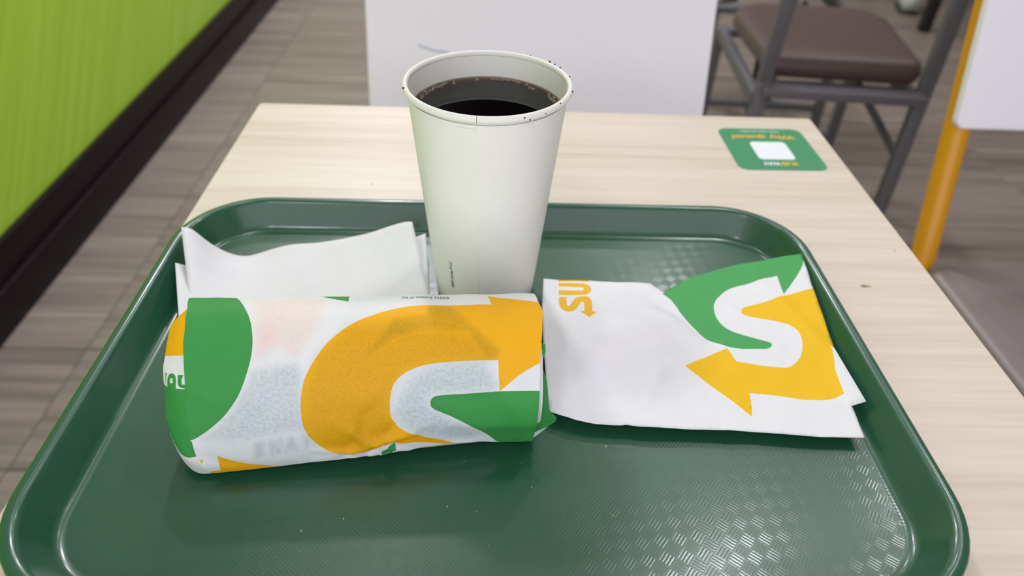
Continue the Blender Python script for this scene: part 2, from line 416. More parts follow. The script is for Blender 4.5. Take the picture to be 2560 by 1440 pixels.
# ------------------------------------------------------------------ tray
TRZ = math.radians(0.5)
tray = thing('tray', 'dark green plastic serving tray with rounded corners on the pale table', 'tray', (0.0035, 0.2885, 0.75), TRZ)
def rr(hx, hy, r, n=14):
    out = []
    for cx, cy, a in ((hx-r, hy-r, 0), (-hx+r, hy-r, 90), (-hx+r, -hy+r, 180), (hx-r, -hy+r, 270)):
        for k in range(n+1):
            t = math.radians(a+90*k/n); out.append((cx+r*math.cos(t), cy+r*math.sin(t)))
    return out
HX, HY, RR_ = 0.2125, 0.1515, 0.056
prof = [(0.0195, 0.0), (0.0168, 0.0012), (0.0055, 0.0175), (0.0030, 0.0182), (0.0006, 0.0178), (0.0, 0.0186), (0.0002, 0.0205), (0.0011, 0.0217), (0.0026, 0.0223), (0.0044, 0.0224), (0.0060, 0.0219), (0.0072, 0.0208),
        (0.0080, 0.0192), (0.0152, 0.0078), (0.0166, 0.0060), (0.0182, 0.0050), (0.0202, 0.00462), (0.0212, 0.00455)]
verts = []; faces = []; n = len(rr(1, 1, .1))
for ins, z in prof: verts += [(x, y, z) for x, y in rr(HX-ins, HY-ins, max(RR_-ins, 0.01))]
for i in range(len(prof)-1):
    for k in range(n): faces.append((i*n+k, i*n+(k+1) % n, (i+1)*n+(k+1) % n, (i+1)*n+k))
faces.append(tuple(range((len(prof)-1)*n, len(prof)*n))); faces.append(tuple(range(n-1, -1, -1)))
me = pydata(verts, faces, 'tray_body', True); me.set_sharp_from_angle(angle=math.radians(60))
link('tray_body', me, M['tray'], tray)
TF = 0.75455
cr = bmesh.new()
for k, (x, y) in enumerate(((-.0053, .1935), (-.0190, .1960), (-.066, .1893), (.0165, .2215), (.0585, .1915), (-.0840, .1830), (-.012, .222), (.0210, .2070), (.060, .232), (.0005, .1760), (-.120, .235))):
    bmesh.ops.create_icosphere(cr, subdivisions=1, radius=0.00022+0.00010*(k % 3), matrix=Matrix.Translation((x-tray.location.x, y-tray.location.y, 0.0048)))
tag(link('crumbs', mesh_of(cr, 'crumbs'), M['crumb'], tray), kind='stuff')

# ---- sandwich wrapper surface (shared by the tracing notes and the scene) ----
SW_O = (-0.0600, 0.2640, 0.7550); SW_A = math.radians(3.2)
def sw_prof(u, k=1.0):
    q = min(1.0, max(0.0, (u + 0.0815) / 0.163))
    vb = -0.051 + 0.0135*q; wb = 0.0015 + 0.0035*q
    P = [(vb, wb), (vb-0.001, 0.012), (vb*0.35-0.0285, 0.0255), (-0.0390, 0.0385), (-0.0300, 0.0500), (-0.0185, 0.0590),
         (-0.0045, 0.0642), (0.0095, 0.0616), (0.0220, 0.0516), (0.0320, 0.0385), (0.0365, 0.0250), (0.0365, 0.0110), (0.0330, 0.0012)]
    return P
def catmull(P, t):
    n = len(P) - 1; t = min(max(t, 0.0), n - 1e-9); i = int(t); f = t - i
    a = P[max(i-1, 0)]; b = P[i]; c = P[i+1]; d = P[min(i+2, n)]
    return tuple(0.5*(2*b[k] + (c[k]-a[k])*f + (2*a[k]-5*b[k]+4*c[k]-d[k])*f*f + (3*b[k]-a[k]-3*c[k]+d[k])*f*f*f) for k in (0, 1))
SW_T = 12; SW_S = 0.0145           # s = t * SW_S keeps (u, s) nearly isotropic
CREASES = [ # (u0,s0,u1,s1,amp,width)
    (.004, .020, .022, .024, .0013, .0016), (.006, .014, .022, .009, .0012, .0016), (-.003, .022, -.006, .036, .0010, .0017), (.010, .024, .016, .036, -.0010, .0018), (-.008, .014, -.026, .018, .0010, .0018), (.001, .010, .012, .004, .0012, .0015),
    (0.000, .018, 0.030, .030, .0012, .0030), (0.002, .017, -0.024, .008, .0014, .0032), (0.001, .018, 0.014, .006, -.0013, .0028),
    (0.000, .020, -0.014, .034, .0010, .0030), (-0.010, .012, 0.004, .040, -.0009, .0034), (-.020, .005, .010, .012, .0012, .0024),
    (.030, .004, .050, .012, .0009, .0030), (-.078, .052, -.060, .040, .0007, .0035), (-.035, .060, -.006, .046, .0006, .0045),
    (.020, .054, .062, .038, -.0006, .0050), (-.078, .020, -.050, .008, -.0007, .0030), (.040, .030, .078, .024, .0006, .0035),
    (-.050, .035, -.030, .056, -.0006, .0050), (.000, .044, .020, .058, .0007, .0050)]
def sw_crease(u, s):
    h = 0.0
    for u0, s0, u1, s1, a, w in CREASES:
        dx, dy = u1-u0, s1-s0; L = dx*dx + dy*dy
        k = min(1.0, max(0.0, ((u-u0)*dx + (s-s0)*dy)/L))
        d2 = (u-u0-k*dx)**2 + (s-s0-k*dy)**2
        h += 1.5*a*math.exp(-d2/(w*w*0.8))*(1-0.6*k)
    return h
def sw_point(u, s, k=1.0, extra=0.0):
    t = s / SW_S; P = sw_prof(u)
    v, w = catmull(P, t); v2, w2 = catmull(P, min(t+0.02, SW_T)); v1, w1 = catmull(P, max(t-0.02, 0))
    tx, tz = v2-v1, w2-w1; n = math.hypot(tx, tz) or 1.0
    nv, nw = -tz/n, tx/n                      # outward normal
    h = sw_crease(u, s) + extra
    fade = min(1.0, max(0.0, w/0.012)); h *= fade
    v += nv*h; w += nw*h
    v = v*k; w = 0.034 + (w-0.034)*k
    ca, sa = math.cos(SW_A), math.sin(SW_A)
    return (SW_O[0] + u*ca - v*sa, SW_O[1] + u*sa + v*ca, SW_O[2] + w)
def sw_inner(u, s, extra=0.0):
    a = abs(u); e = max(0.0, (a - 0.076)/0.0180)
    k = 0.975*math.sqrt(max(0.0, 1 - 0.50*min(e, 1.0)**2))
    uu = math.copysign(min(a, 0.0940), u)
    x, y, z = sw_point(uu, s, k, extra)
    z = max(z, SW_O[2] + 0.0006)
    return (x, y, z)

# ---- paper bag height field ----
def bag_z(x, y):
    fx = (x-0.033)/0.172; fy = (y-0.242)/0.125
    fxc = min(max(fx, 0), 1.15); fyc = min(max(fy, 0), 1.15)
    z = (0.0062*(1-fxc) + 0.0052*fxc)*(1-fyc) + (0.0085*(1-fxc) + 0.0085*fxc)*fyc
    z += 0.0150*max(0.0, fxc-0.45)**1.5*1.8*max(0.0, fyc-0.35)**1.0
    z += 0.0105*math.exp(-(((x-0.083)/0.042)**2 + ((y-0.302)/0.034)**2))
    z += 0.0020*math.exp(-(((x-0.150)/0.045)**2 + ((y-0.300)/0.034)**2))
    for (x0, y0, x1, y1, a, w) in BAG_CREASES:
        dx, dy = x1-x0, y1-y0; L = dx*dx+dy*dy
        k = min(1.0, max(0.0, ((x-x0)*dx+(y-y0)*dy)/L))
        z += a*math.exp(-((x-x0-k*dx)**2+(y-y0-k*dy)**2)/(w*w))
    return 0.7552 + z
BAG_CREASES = [(.100,.340,.128,.300,-.0016,.0045), (.128,.352,.150,.330,.0012,.004), (.170,.365,.200,.290,.0012,.005), (.045,.335,.070,.318,.0007,.004),
    (.060,.262,.050,.285,.0009,.004), (.085,.256,.092,.275,.0009,.0035), (.112,.252,.100,.272,-.0008,.004), (.050,.300,.066,.290,-.0007,.005), (.095,.325,.110,.318,.0008,.004)]

# outlines of the printed shapes, laid flat on their sheets (metres)
W_DATA = {
 'green_left': [[-0.08826,0.10703],[-0.06805,0.11027],[-0.05877,0.09364],[-0.05528,0.08722],[-0.0529,0.082],[-0.05148,0.07687],[-0.05073,0.07134],[-0.05088,0.06576],[-0.05226,0.05944],[-0.0551,0.05044],[-0.05886,0.04413],[-0.06346,0.03829],[-0.06905,0.03351],[-0.07398,0.03007],[-0.07847,0.02759]],
 'green_tri': [[-0.0255,0.10797],[-0.01015,0.10703],[-0.00916,0.09572],[-0.01462,0.09867],[-0.02071,0.10251]],
 'yellow': [[0.05917,0.10112],[0.05967,0.09605],[0.06057,0.09097],[0.04519,0.09104],[0.02746,0.09095],[0.01728,0.08966],[0.00831,0.08699],[-1e-05,0.08357],[-0.00813,0.07877],[-0.01423,0.07408],[-0.01884,0.06881],[-0.02299,0.06254],[-0.02574,0.05727],[-0.02753,0.05219],[-0.02843,0.04708],[-0.02872,0.04293],[-0.02885,0.03641],[-0.02783,0.03024],[-0.02523,0.02465],[-0.02131,0.01941],[-0.01715,0.01606],[-0.01008,0.01367],[-0.00268,0.01371],[0.00361,0.01325],[0.0078,0.01642],[0.01315,0.01853],[0.01542,0.01681],[0.02098,0.0175],[0.02648,0.01616],[0.03259,0.01405],[0.0378,0.01196],[0.04151,0.0122],[0.03632,0.01631],[0.0315,0.01907],[0.02798,0.02027],[0.02325,0.02463],[0.01611,0.02852],[0.01387,0.03082],[0.01219,0.03467],[0.01177,0.04],[0.01221,0.04589],[0.01354,0.05131],[0.01643,0.05464],[0.01984,0.05702],[0.0243,0.05896],[0.03025,0.0604],[0.03768,0.06117],[0.05261,0.06159],[0.06288,0.06162],[0.06282,0.05418],[0.06338,0.0472],[0.07294,0.05505],[0.08166,0.06229],[0.08284,0.06339],[0.08384,0.07257],[0.08534,0.0854],[0.08454,0.08948],[0.07079,0.09567]],
 'green_right': [[0.07971,0.04685],[0.06317,0.0472],[0.05659,0.04677],[0.04564,0.04608],[0.03402,0.04557],[0.0322,0.04497],[0.03095,0.04363],[0.0306,0.0418],[0.03097,0.04011],[0.03216,0.03876],[0.03382,0.03781],[0.04181,0.03358],[0.04915,0.02867],[0.05515,0.02267],[0.05986,0.01563],[0.0627,0.00776],[0.07228,0.0004],[0.08061,0.0],[0.08143,0.01645],[0.0817,0.03218],[0.08194,0.04219],[0.08172,0.04559]],
 'green_bottom': [[0.00619,0.01015],[0.00958,0.01453],[0.01314,0.01834],[0.01332,0.00967],[0.01008,0.00621],[0.00627,0.00669]],
 'yellow_bottom': [[-0.06847,0.01933],[-0.06342,0.01557],[-0.05688,0.01205],[-0.05021,0.0093],[-0.04089,0.00617],[-0.04929,0.0056],[-0.06031,0.00543],[-0.07375,0.00445],[-0.0736,0.00801],[-0.06842,0.00826]],
 'yellow_dot': [[-0.07695,0.01784],[-0.07468,0.01707],[-0.07585,0.01558]],
 'u_peach': [[-0.0558,0.09966],[-0.04294,0.10032],[-0.02088,0.1013],[-0.02067,0.08468],[-0.02313,0.07501],[-0.03084,0.06645],[-0.03562,0.07065],[-0.03878,0.07587],[-0.04227,0.06966],[-0.04629,0.0675],[-0.04945,0.07323],[-0.05067,0.08302]],
 'u_pink': [[-0.05037,0.07515],[-0.04655,0.07986],[-0.03878,0.07587],[-0.03084,0.06645],[-0.0344,0.06541],[-0.03827,0.06957],[-0.04188,0.06927],[-0.04697,0.06295],[-0.04985,0.06301]],
 'u_blue': [[-0.0508,0.0585],[-0.04508,0.05983],[-0.03101,0.06205],[-0.02839,0.058],[-0.02863,0.04522],[-0.02902,0.03743],[-0.02716,0.03064],[-0.0391,0.02914],[-0.05017,0.02683],[-0.06276,0.02644],[-0.07419,0.02792],[-0.06755,0.03229],[-0.05872,0.04302],[-0.05401,0.05133]],
 'u_strip': [[-0.0743,0.02677],[-0.05029,0.02561],[-0.02727,0.02932],[-0.02182,0.01942],[-0.03738,0.0117],[-0.06625,0.01324],[-0.07294,0.01693]],
 'u_arrow': [[0.0137,0.08264],[0.02904,0.08413],[0.03005,0.09045],[0.03974,0.09052],[0.04795,0.08114],[0.06375,0.06621],[0.06235,0.06344],[0.05837,0.0624],[0.05249,0.07024],[0.04919,0.07596],[0.03744,0.07675],[0.02536,0.07717],[0.01734,0.07424],[0.01397,0.07431],[0.00394,0.06648],[0.00066,0.0636],[0.00837,0.07441]],
 'u_brown': [[-0.0217,0.06516],[-0.00773,0.07973],[0.01469,0.08134],[0.03177,0.07628],[0.04879,0.07481],[0.06178,0.06308],[0.06137,0.06178],[0.03734,0.06154],[0.02616,0.06012],[0.01688,0.05554],[0.01197,0.04617],[0.0115,0.03801],[0.01426,0.02908],[0.00826,0.02201],[-0.00737,0.01456],[-0.02,0.0192],[-0.02703,0.02997],[-0.0279,0.0452]],
 'u_counter': [[0.01676,0.04696],[0.02238,0.05412],[0.0308,0.05891],[0.04107,0.06091],[0.05645,0.06096],[0.06192,0.05058],[0.06226,0.0476],[0.04461,0.0464],[0.03247,0.04554],[0.02998,0.04162],[0.03214,0.0381],[0.04443,0.03157],[0.05499,0.02071],[0.05014,0.01663],[0.03468,0.02002],[0.02349,0.02562],[0.01621,0.03093],[0.01472,0.04002]],
 'u_right': [[0.06601,0.04636],[0.08115,0.04639],[0.08131,0.0322],[0.08002,0.0],[0.07323,0.02685]],
 'u_top': [[-0.01064,0.10681],[0.01508,0.10521],[0.0323,0.10059],[0.03932,0.09496],[0.02573,0.09227],[0.00803,0.096],[-0.00731,0.0948]],
 'u_top2': [[0.03339,0.097],[0.02776,0.08956],[0.01812,0.0898],[0.02375,0.09305]],
 'edge_left': [[-0.08859,0.10704],[-0.08388,0.09026],[-0.08234,0.07763],[-0.0823,0.07388],[-0.08118,0.06458],[-0.08016,0.05377],[-0.07997,0.03916],[-0.07988,0.02767],[-0.07871,0.02703],[-0.07796,0.01968],[-0.0763,0.01465],[-0.07393,0.00545]],
 'edge_bottom': [[-0.06766,0.00503],[-0.04189,0.00561],[-0.02593,0.0066],[-0.00979,0.00795],[0.00627,0.00669],[0.01203,0.00694],[0.02087,0.01019],[0.03059,0.01169],[0.04034,0.01238],[0.05212,0.01212],[0.06009,0.00867]],
 'edge_right': [[0.08051,0.0],[0.08123,0.0165],[0.0817,0.03218],[0.0821,0.04637],[0.08283,0.06302],[0.08403,0.07257],[0.08534,0.0854],[0.08364,0.09244],[0.0825,0.10797]],
 'txt': [[0.04004,0.09794],[0.01593,0.09867]],
 'ghost': [[-0.05295,0.01523],[-0.05185,0.02449],[-0.02356,0.0204],[-0.02276,0.02858]],
 'in_yellow': [[-0.08359,0.09524],[-0.08639,0.09498],[-0.08958,0.09056],[-0.09223,0.08669],[-0.09239,0.08159],[-0.0922,0.06687],[-0.08597,0.06669],[-0.07792,0.06667]],
 'in_green': [[-0.09204,0.04684],[-0.08545,0.05018],[-0.07722,0.05131],[-0.07624,0.03823],[-0.07748,0.02453],[-0.08169,0.0206],[-0.08518,0.01702],[-0.0879,0.03131],[-0.09039,0.03934]],
 'letter_a': [[-0.09089,0.04752],[-0.09059,0.05219],[-0.09013,0.05468],[-0.08921,0.0565],[-0.08803,0.05725],[-0.08655,0.05706],[-0.08562,0.05596],[-0.08516,0.05388],[-0.08523,0.05015]],
 'letter_a_hole': [[-0.08885,0.0517],[-0.08883,0.05378],[-0.08798,0.05471],[-0.08721,0.05457],[-0.08699,0.05238]],
 'letter_y': [[-0.08454,0.05708],[-0.08174,0.05728],[-0.08239,0.05463],[-0.08216,0.05275],[-0.08111,0.05276],[-0.07757,0.05296],[-0.07758,0.05131],[-0.08115,0.051],[-0.08347,0.05117],[-0.0843,0.05257]],
 'letter_w': [[-0.09193,0.05627],[-0.09096,0.05666],[-0.09198,0.0486]],
 'flap': [[0.02207,0.24708,0.81174],[0.0257,0.24939,0.81019],[0.0257,0.24152,0.80159],[0.02282,0.23963,0.80368],[0.0263,0.24022,0.80022],[0.02797,0.23833,0.79538],[0.02976,0.23312,0.78072],[0.03392,0.23351,0.77509],[0.03308,0.23159,0.77433],[0.02955,0.23127,0.77073],[0.02201,0.23052,0.76661],[0.02194,0.23122,0.76084],[0.02188,0.23048,0.79087]],
 'letter_r': [[0.02452,0.2492,0.81059],[0.02624,0.24874,0.81028],[0.02648,0.24663,0.80808],[0.02578,0.24406,0.80524],[0.02479,0.24565,0.80687]]}
B_DATA = {
 'outline': [[0.03381,0.36015],[0.04598,0.35841],[0.05456,0.35857],[0.06357,0.35853],[0.07929,0.35731],[0.09561,0.35696],[0.10202,0.35663],[0.10633,0.35182],[0.10951,0.34694],[0.11559,0.35318],[0.12703,0.36268],[0.1421,0.36873],[0.16068,0.37456],[0.18364,0.37854],[0.20641,0.38182],[0.2057,0.36959],[0.20415,0.34916],[0.20262,0.32536],[0.20103,0.30255],[0.19661,0.26738],[0.19421,0.23577],[0.16933,0.23594],[0.13996,0.23833],[0.11596,0.23924],[0.09128,0.23971],[0.0783,0.2403],[0.0713,0.24144],[0.069,0.24101],[0.05562,0.24168],[0.04531,0.24397],[0.0374,0.24711],[0.03209,0.24942],[0.03123,0.27273],[0.0308,0.2999],[0.03167,0.33292]],
 'green': [[0.108,0.3457],[0.10951,0.34694],[0.11568,0.35361],[0.12713,0.36318],[0.14219,0.36914],[0.16088,0.37537],[0.18385,0.37932],[0.20683,0.38235],[0.20578,0.37163],[0.18403,0.34416],[0.18473,0.35248],[0.1852,0.36251],[0.16734,0.35637],[0.15551,0.35321],[0.14925,0.34985],[0.14291,0.34278],[0.13909,0.33729],[0.13769,0.33402],[0.13654,0.32725],[0.13661,0.32065],[0.13787,0.31601],[0.1399,0.31287],[0.14583,0.30879],[0.15614,0.30513],[0.16244,0.30332],[0.16422,0.30204],[0.1642,0.30028],[0.16321,0.29848],[0.16092,0.29709],[0.15891,0.29664],[0.14683,0.29599],[0.1376,0.29655],[0.13073,0.29978],[0.12432,0.30327],[0.12052,0.31179],[0.11569,0.32218],[0.11356,0.33338],[0.11226,0.33975]],
 'yellow': [[0.20464,0.34913],[0.20079,0.34883],[0.17804,0.34047],[0.15684,0.33335],[0.15466,0.33152],[0.15329,0.32885],[0.15314,0.32682],[0.15435,0.32561],[0.15943,0.32346],[0.17132,0.32139],[0.17835,0.31882],[0.18107,0.31665],[0.18293,0.31362],[0.18372,0.31038],[0.1838,0.30672],[0.18317,0.30275],[0.18177,0.29864],[0.18004,0.29457],[0.17772,0.29085],[0.1749,0.28774],[0.17181,0.2852],[0.16855,0.28365],[0.16528,0.28316],[0.15539,0.28372],[0.14833,0.28499],[0.13927,0.28584],[0.13643,0.29565],[0.12209,0.28725],[0.10854,0.27959],[0.12529,0.26402],[0.13918,0.24863],[0.14089,0.25677],[0.14173,0.26433],[0.1547,0.26324],[0.16748,0.26096],[0.17725,0.26048],[0.18418,0.26072],[0.18979,0.26299],[0.19706,0.2674],[0.20156,0.30263],[0.2031,0.32536]],
 'b': [[0.04311,0.35899],[0.06361,0.35897],[0.06265,0.35708],[0.05124,0.35719],[0.04299,0.35705]],
 'u': [[0.04317,0.35575],[0.05807,0.35553],[0.06097,0.35456],[0.06292,0.35216],[0.06355,0.34846],[0.06242,0.34497],[0.05999,0.34233],[0.05676,0.34158],[0.04247,0.34246],[0.04273,0.34765],[0.05727,0.34694],[0.05818,0.34773],[0.05857,0.34914],[0.05833,0.35042],[0.05743,0.35104],[0.04291,0.35163]],
 's': [[0.04233,0.34032],[0.04709,0.34011],[0.04657,0.33232],[0.04694,0.33064],[0.0476,0.33014],[0.04834,0.33076],[0.04974,0.33329],[0.05207,0.33829],[0.0542,0.34002],[0.0576,0.34032],[0.06018,0.33965],[0.06177,0.33684],[0.06208,0.33307],[0.06102,0.32253],[0.06339,0.32118],[0.05846,0.31646],[0.05407,0.32418],[0.05643,0.32363],[0.05706,0.33184],[0.0568,0.33389],[0.05601,0.33412],[0.05486,0.33232],[0.05249,0.32748],[0.05043,0.32551],[0.04742,0.32487],[0.04453,0.32647],[0.04237,0.33007],[0.04187,0.33385]],
 'back': [[0.0426,0.34318],[0.10485,0.34319],[0.16927,0.33549],[0.193,0.322],[0.19993,0.29826],[0.2012,0.25584],[0.19537,0.2568],[0.19089,0.25224],[0.10255,0.25349],[0.04506,0.25936]]}
# ------------------------------------------------------------------ napkins
def napkin(name, label, corners, hfun, thick, z0, nx=48, ny=24):
    (A, B, C_, D) = [Vector(c) for c in corners]   # far left, far right, near right, near left
    vs = []; fs = []
    for j in range(ny+1):
        m = j/ny
        for i in range(nx+1):
            k = i/nx; p = A.lerp(B, k).lerp(D.lerp(C_, k), m)
            vs.append((p.x, p.y, z0+hfun(k, m)))
    for j in range(ny):
        for i in range(nx):
            a = j*(nx+1)+i; fs.append((a, a+nx+1, a+nx+2, a+1))
    me = pydata(vs, fs, name, True); uvl = me.uv_layers.new(name='UVMap')
    for l in me.loops:
        i, j = l.vertex_index % (nx+1), l.vertex_index//(nx+1); uvl.data[l.index].uv = (i/nx*0.15, j/ny*0.09)
    o = link(name, me, M['napkin']); solidify(o, thick, 1.0)
    return tag(o, label, 'napkin', 'paper napkins on the tray')
NE = [(0.0258, 0.02467), (0.0471, 0.02324), (0.0594, 0.01888), (0.0812, 0.01432), (0.12, 0.00781), (0.171, 0.00214), (0.2171, -0.00058), (0.257, -0.00069), (0.2992, 0.00105), (0.3631, 0.00416), (0.4312, 0.00664), (0.4771, 0.00719), (0.5681, 0.00731), (0.6714, 0.00925), (0.8019, 0.01314), (0.9073, 0.01852), (0.9749, 0.02138), (1.0, 0.0205)]
def lerp_tab(T, k):
    if k <= T[0][0]: return T[0][1]
    for (a, b), (c, d) in zip(T, T[1:]):
        if k <= c: return b+(d-b)*(k-a)/(c-a)
    return T[-1][1]
def h1(k, m):
    e = sum(lerp_tab(NE, k+d)*w for d, w in ((-.02, .25), (0, .5), (.02, .25))) + 0.0014
    return 0.0014 + (e-0.0014)*max(0.0, 1-m)**1.35 + 0.0005*math.sin(7*k+3*m)*m*(1-m)*4
def h2(k, m):
    return 0.0002 + 0.0105*max(0, k-0.72)**1.2/0.28**1.2*max(0, 1-m*1.2)**1.3 + (0.0142-0.004*m)*max(0, 1-k*4.2)**1.5
napkin('napkin', 'white paper napkin on top of the other one, its back left corner curled up', [(-.199, .3815), (-.0535, .4), (-.0305, .312), (-.174, .3105)], h1, 0.0005, 0.7559)
napkin('napkin', 'white paper napkin underneath, its corners peeking out left and right of the upper one', [(-.1985, .3600), (-.0455, .4045), (-.0345, .316), (-.178, .306)], h2, 0.0006, 0.7549)

# ------------------------------------------------------------------ wrapped sandwich
sw = thing('wrapped_sandwich', 'wrapped sandwich in white paper with large green and yellow printed arrows', 'sandwich', (SW_O[0], SW_O[1], TF))
def shift(fn):
    return lambda u, s: tuple(a-b for a, b in zip(fn(u, s), sw.location))
W_ = W_DATA
outl = [tuple(p) for p in W_['edge_left']] + [tuple(p) for p in W_['edge_bottom']] + [tuple(p) for p in W_['edge_right']] + [(0.083, 0.172), (-0.0885, 0.172)]
for i in (0, -4, -3, -2, -1): W_['green_right'][i][0] += 0.006      # colours that run off the sheet's edge
W_['green_right'][-5][0] += 0.006
for i in range(-6, -1): W_['yellow'][i][0] += 0.0
for p in W_['yellow']:
    if p[0] > 0.0815 and p[1] > 0.062: p[0] += 0.006
W_['green_left'][0][0] -= 0.006
W_['green_left'] += [[W_['green_left'][-1][0]-0.006, W_['green_left'][-1][1]-0.001]]
prints = [(smooth_poly([tuple(p) for p in W_[k]], it=2), c) for k, c in (('green_left', GREEN_INK), ('green_tri', GREEN_INK), ('yellow', YELLOW_INK), ('green_bottom', GREEN_INK), ('yellow_bottom', YELLOW_INK), ('yellow_dot', YELLOW_INK), ('green_right', GREEN_INK))]
def clip_in(poly):   # keep a print inside the sheet
    return [p for p in poly]
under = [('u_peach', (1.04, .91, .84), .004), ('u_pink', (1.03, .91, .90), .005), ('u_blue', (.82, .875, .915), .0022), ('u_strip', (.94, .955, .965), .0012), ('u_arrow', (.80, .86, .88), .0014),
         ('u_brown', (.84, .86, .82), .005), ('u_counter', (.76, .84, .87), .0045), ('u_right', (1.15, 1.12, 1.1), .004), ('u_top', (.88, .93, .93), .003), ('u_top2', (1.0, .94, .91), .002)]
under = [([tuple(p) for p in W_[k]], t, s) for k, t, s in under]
# blurred lettering of the layer underneath, seen through the strip along the bottom edge
g0, g1, g2, g3 = [Vector(p) for p in W_['ghost']]   # left-bottom, left-top, right-bottom, right-top
GL = {'Y': [[(.1, 1), (.35, 1), (.5, .65), (.65, 1), (.9, 1), (.62, .45), (.62, 0), (.38, 0), (.38, .45)]],
      'A': [[(.05, 0), (.35, 1), (.65, 1), (.95, 0), (.68, 0), (.6, .25), (.4, .25), (.32, 0)]],
      'W': [[(0, 1), (.2, 1), (.3, .4), (.42, .9), (.58, .9), (.7, .4), (.8, 1), (1, 1), (.85, 0), (.62, 0), (.5, .45), (.38, 0), (.15, 0)]],
      'B': [[(.12, 0), (.12, 1), (.7, 1), (.88, .8), (.75, .53), (.9, .25), (.72, 0)]]}
for i, ch in enumerate('BWAY'):
    for st in GL[ch]:
        under.append(([tuple(g0.lerp(g2, (i+x*.86)/4).lerp(g1.lerp(g3, (i+x*.86)/4), y)) for x, y in st], (.74, .79, .80), .0014))
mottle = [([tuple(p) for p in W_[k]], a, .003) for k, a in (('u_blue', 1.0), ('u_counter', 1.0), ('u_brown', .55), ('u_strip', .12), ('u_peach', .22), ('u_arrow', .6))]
def wr(u, s):
    n = noise.noise(Vector((u*55, s*55, 1.3)))*0.0006 + noise.noise(Vector((u*130, s*130, 5.1)))*0.00022
    return sw_point(u, s, 1.0, n)
ws = sheet('wrapper_sheet', outl, prints, 0.0019, shift(wr), WHITE_PAPER, under, mottle, sw, M['paper'])
tag(ws, 'outer sheet with a big yellow curved arrow between two green shapes')
# inner layers: the body under the sheet and its folded ends
ne, ns = 132, 96
IP = [([(-0.095, 0.0667), (-0.071, 0.0667), (-0.071, 0.116), (-0.095, 0.108)], YELLOW_INK), ([(-0.095, 0.0470), (-0.0854, 0.0502), (-0.071, 0.0515), (-0.071, 0.020), (-0.095, 0.0125)], GREEN_INK)] + [([tuple(p) for p in W_[k]], GREEN_INK) for k in ('letter_w', 'letter_a', 'letter_y')] + [([tuple(p) for p in W_['letter_a_hole']], WHITE_PAPER)]
def grow(poly, left):   # carry the coloured bands of the end round to where the sheet covers them
    return poly
def fold(u, s):
    e = max(0.0, (abs(u)-0.078)/0.016)
    n = noise.noise(Vector((u*90+3, s*70, 9.0)))*0.0016*min(1, e*2+.2) - 0.0012*e*abs(math.sin(s*95+u*60))
    return sw_inner(u, s, n)
iu = [(-0.0939, 0.0), (-0.0939, 0.173), (0.0939, 0.173), (0.0939, 0.0)]
ib = sheet('inner_wrap', [(-0.0939, 0.0), (-0.0939, 0.173), (-0.072, 0.173), (-0.072, 0.0)], IP, 0.0016, shift(fold), WHITE_PAPER, None, None, sw, M['paper'])
tag(ib, 'tucked left end with yellow and green bands and part of a word')
ir = sheet('inner_wrap', [(0.072, 0.0), (0.072, 0.173), (0.0840, 0.173), (0.0840, 0.0)], [], 0.0022, shift(fold), WHITE_PAPER, None, None, sw, M['paper'])
def endcap(u):
    ring = [shift(fold)(u, 0.173*k/60) for k in range(61)]
    c = Vector((0, 0, 0))
    for p in ring: c += Vector(p)/61
    c.x += math.copysign(0.0015, u)
    me = pydata([c]+ring, [(0, 1+k, 1+(k+1) % 61) for k in range(61)], 'end_fold', True)
    at = me.attributes.new('print', 'FLOAT_COLOR', 'CORNER'); at.data.foreach_set('color', [v for _ in me.loops for v in (*WHITE_PAPER, 1)])
    me.uv_layers.new(name='UVMap')
    return link('end_fold', me, M['paper'], sw)
endcap(-0.0939); endcap(0.0840)
# filling body: closes the loaf under the paper
bm = bmesh.new()
ring0 = None
for i in range(25):
    u = -0.074+0.148*i/24; ring = [bm.verts.new(tuple(a-b for a, b in zip(sw_point(u, 0.173*k/40, 0.95), sw.location))) for k in range(41)]
    for v in ring: v.co.z = max(v.co.z, 0.0008)
    if ring0:
        for k in range(41): bm.faces.new((ring0[k], ring0[(k+1) % 41], ring[(k+1) % 41], ring[k]))
    ring0 = ring
mb = mesh_of(bm, 'paper_underside', smooth=True)
at = mb.attributes.new('print', 'FLOAT_COLOR', 'CORNER'); at.data.foreach_set('color', [v for _ in mb.loops for v in (*WHITE_PAPER, 1)])
mb.uv_layers.new(name='UVMap')
link('paper_underside', mb, M['paper'], sw)
# folded green corner at the right end
def solid_sheet(name, pts, faces, cols, parent, mat, thick=0.0002, loc=None):
    loc = loc if loc is not None else parent.location
    me = pydata([tuple(a-b for a, b in zip(p, loc)) for p in pts], faces, name)
    at = me.attributes.new('print', 'FLOAT_COLOR', 'CORNER')
    at.data.foreach_set('color', [v for p, c in zip(me.polygons, cols) for _ in p.loop_indices for v in (*c, 1)]); me.uv_layers.new(name='UVMap')
    return link(name, me, mat, parent)
F_ = [Vector(p) for p in W_['flap']]
G = GREEN_INK; Wh = WHITE_PAPER
o = solid_sheet('folded_corner', [F_[i] for i in range(13)] + [F_[12].lerp(F_[6], .5) + Vector((.001, .002, 0)), F_[10].lerp(F_[7], .5)+Vector((0, .001, .001))],
    [(0, 1, 2, 3), (3, 2, 4, 5), (3, 5, 13, 12), (5, 6, 13), (12, 13, 10), (13, 6, 14, 10), (6, 7, 14), (7, 8, 14), (8, 9, 10, 14), (10, 9, 11)],
    [Wh, G, G, G, G, G, G, G, G, Wh], sw, M['paper'])
tag(o, 'green folded paper corner')
lr = [Vector(p) + Vector((0.0004, -0.0004, 0.0002)) for p in W_['letter_r']]
solid_sheet('printed_letter', lr, [tuple(range(len(lr)))], [G], sw, M['paper'])
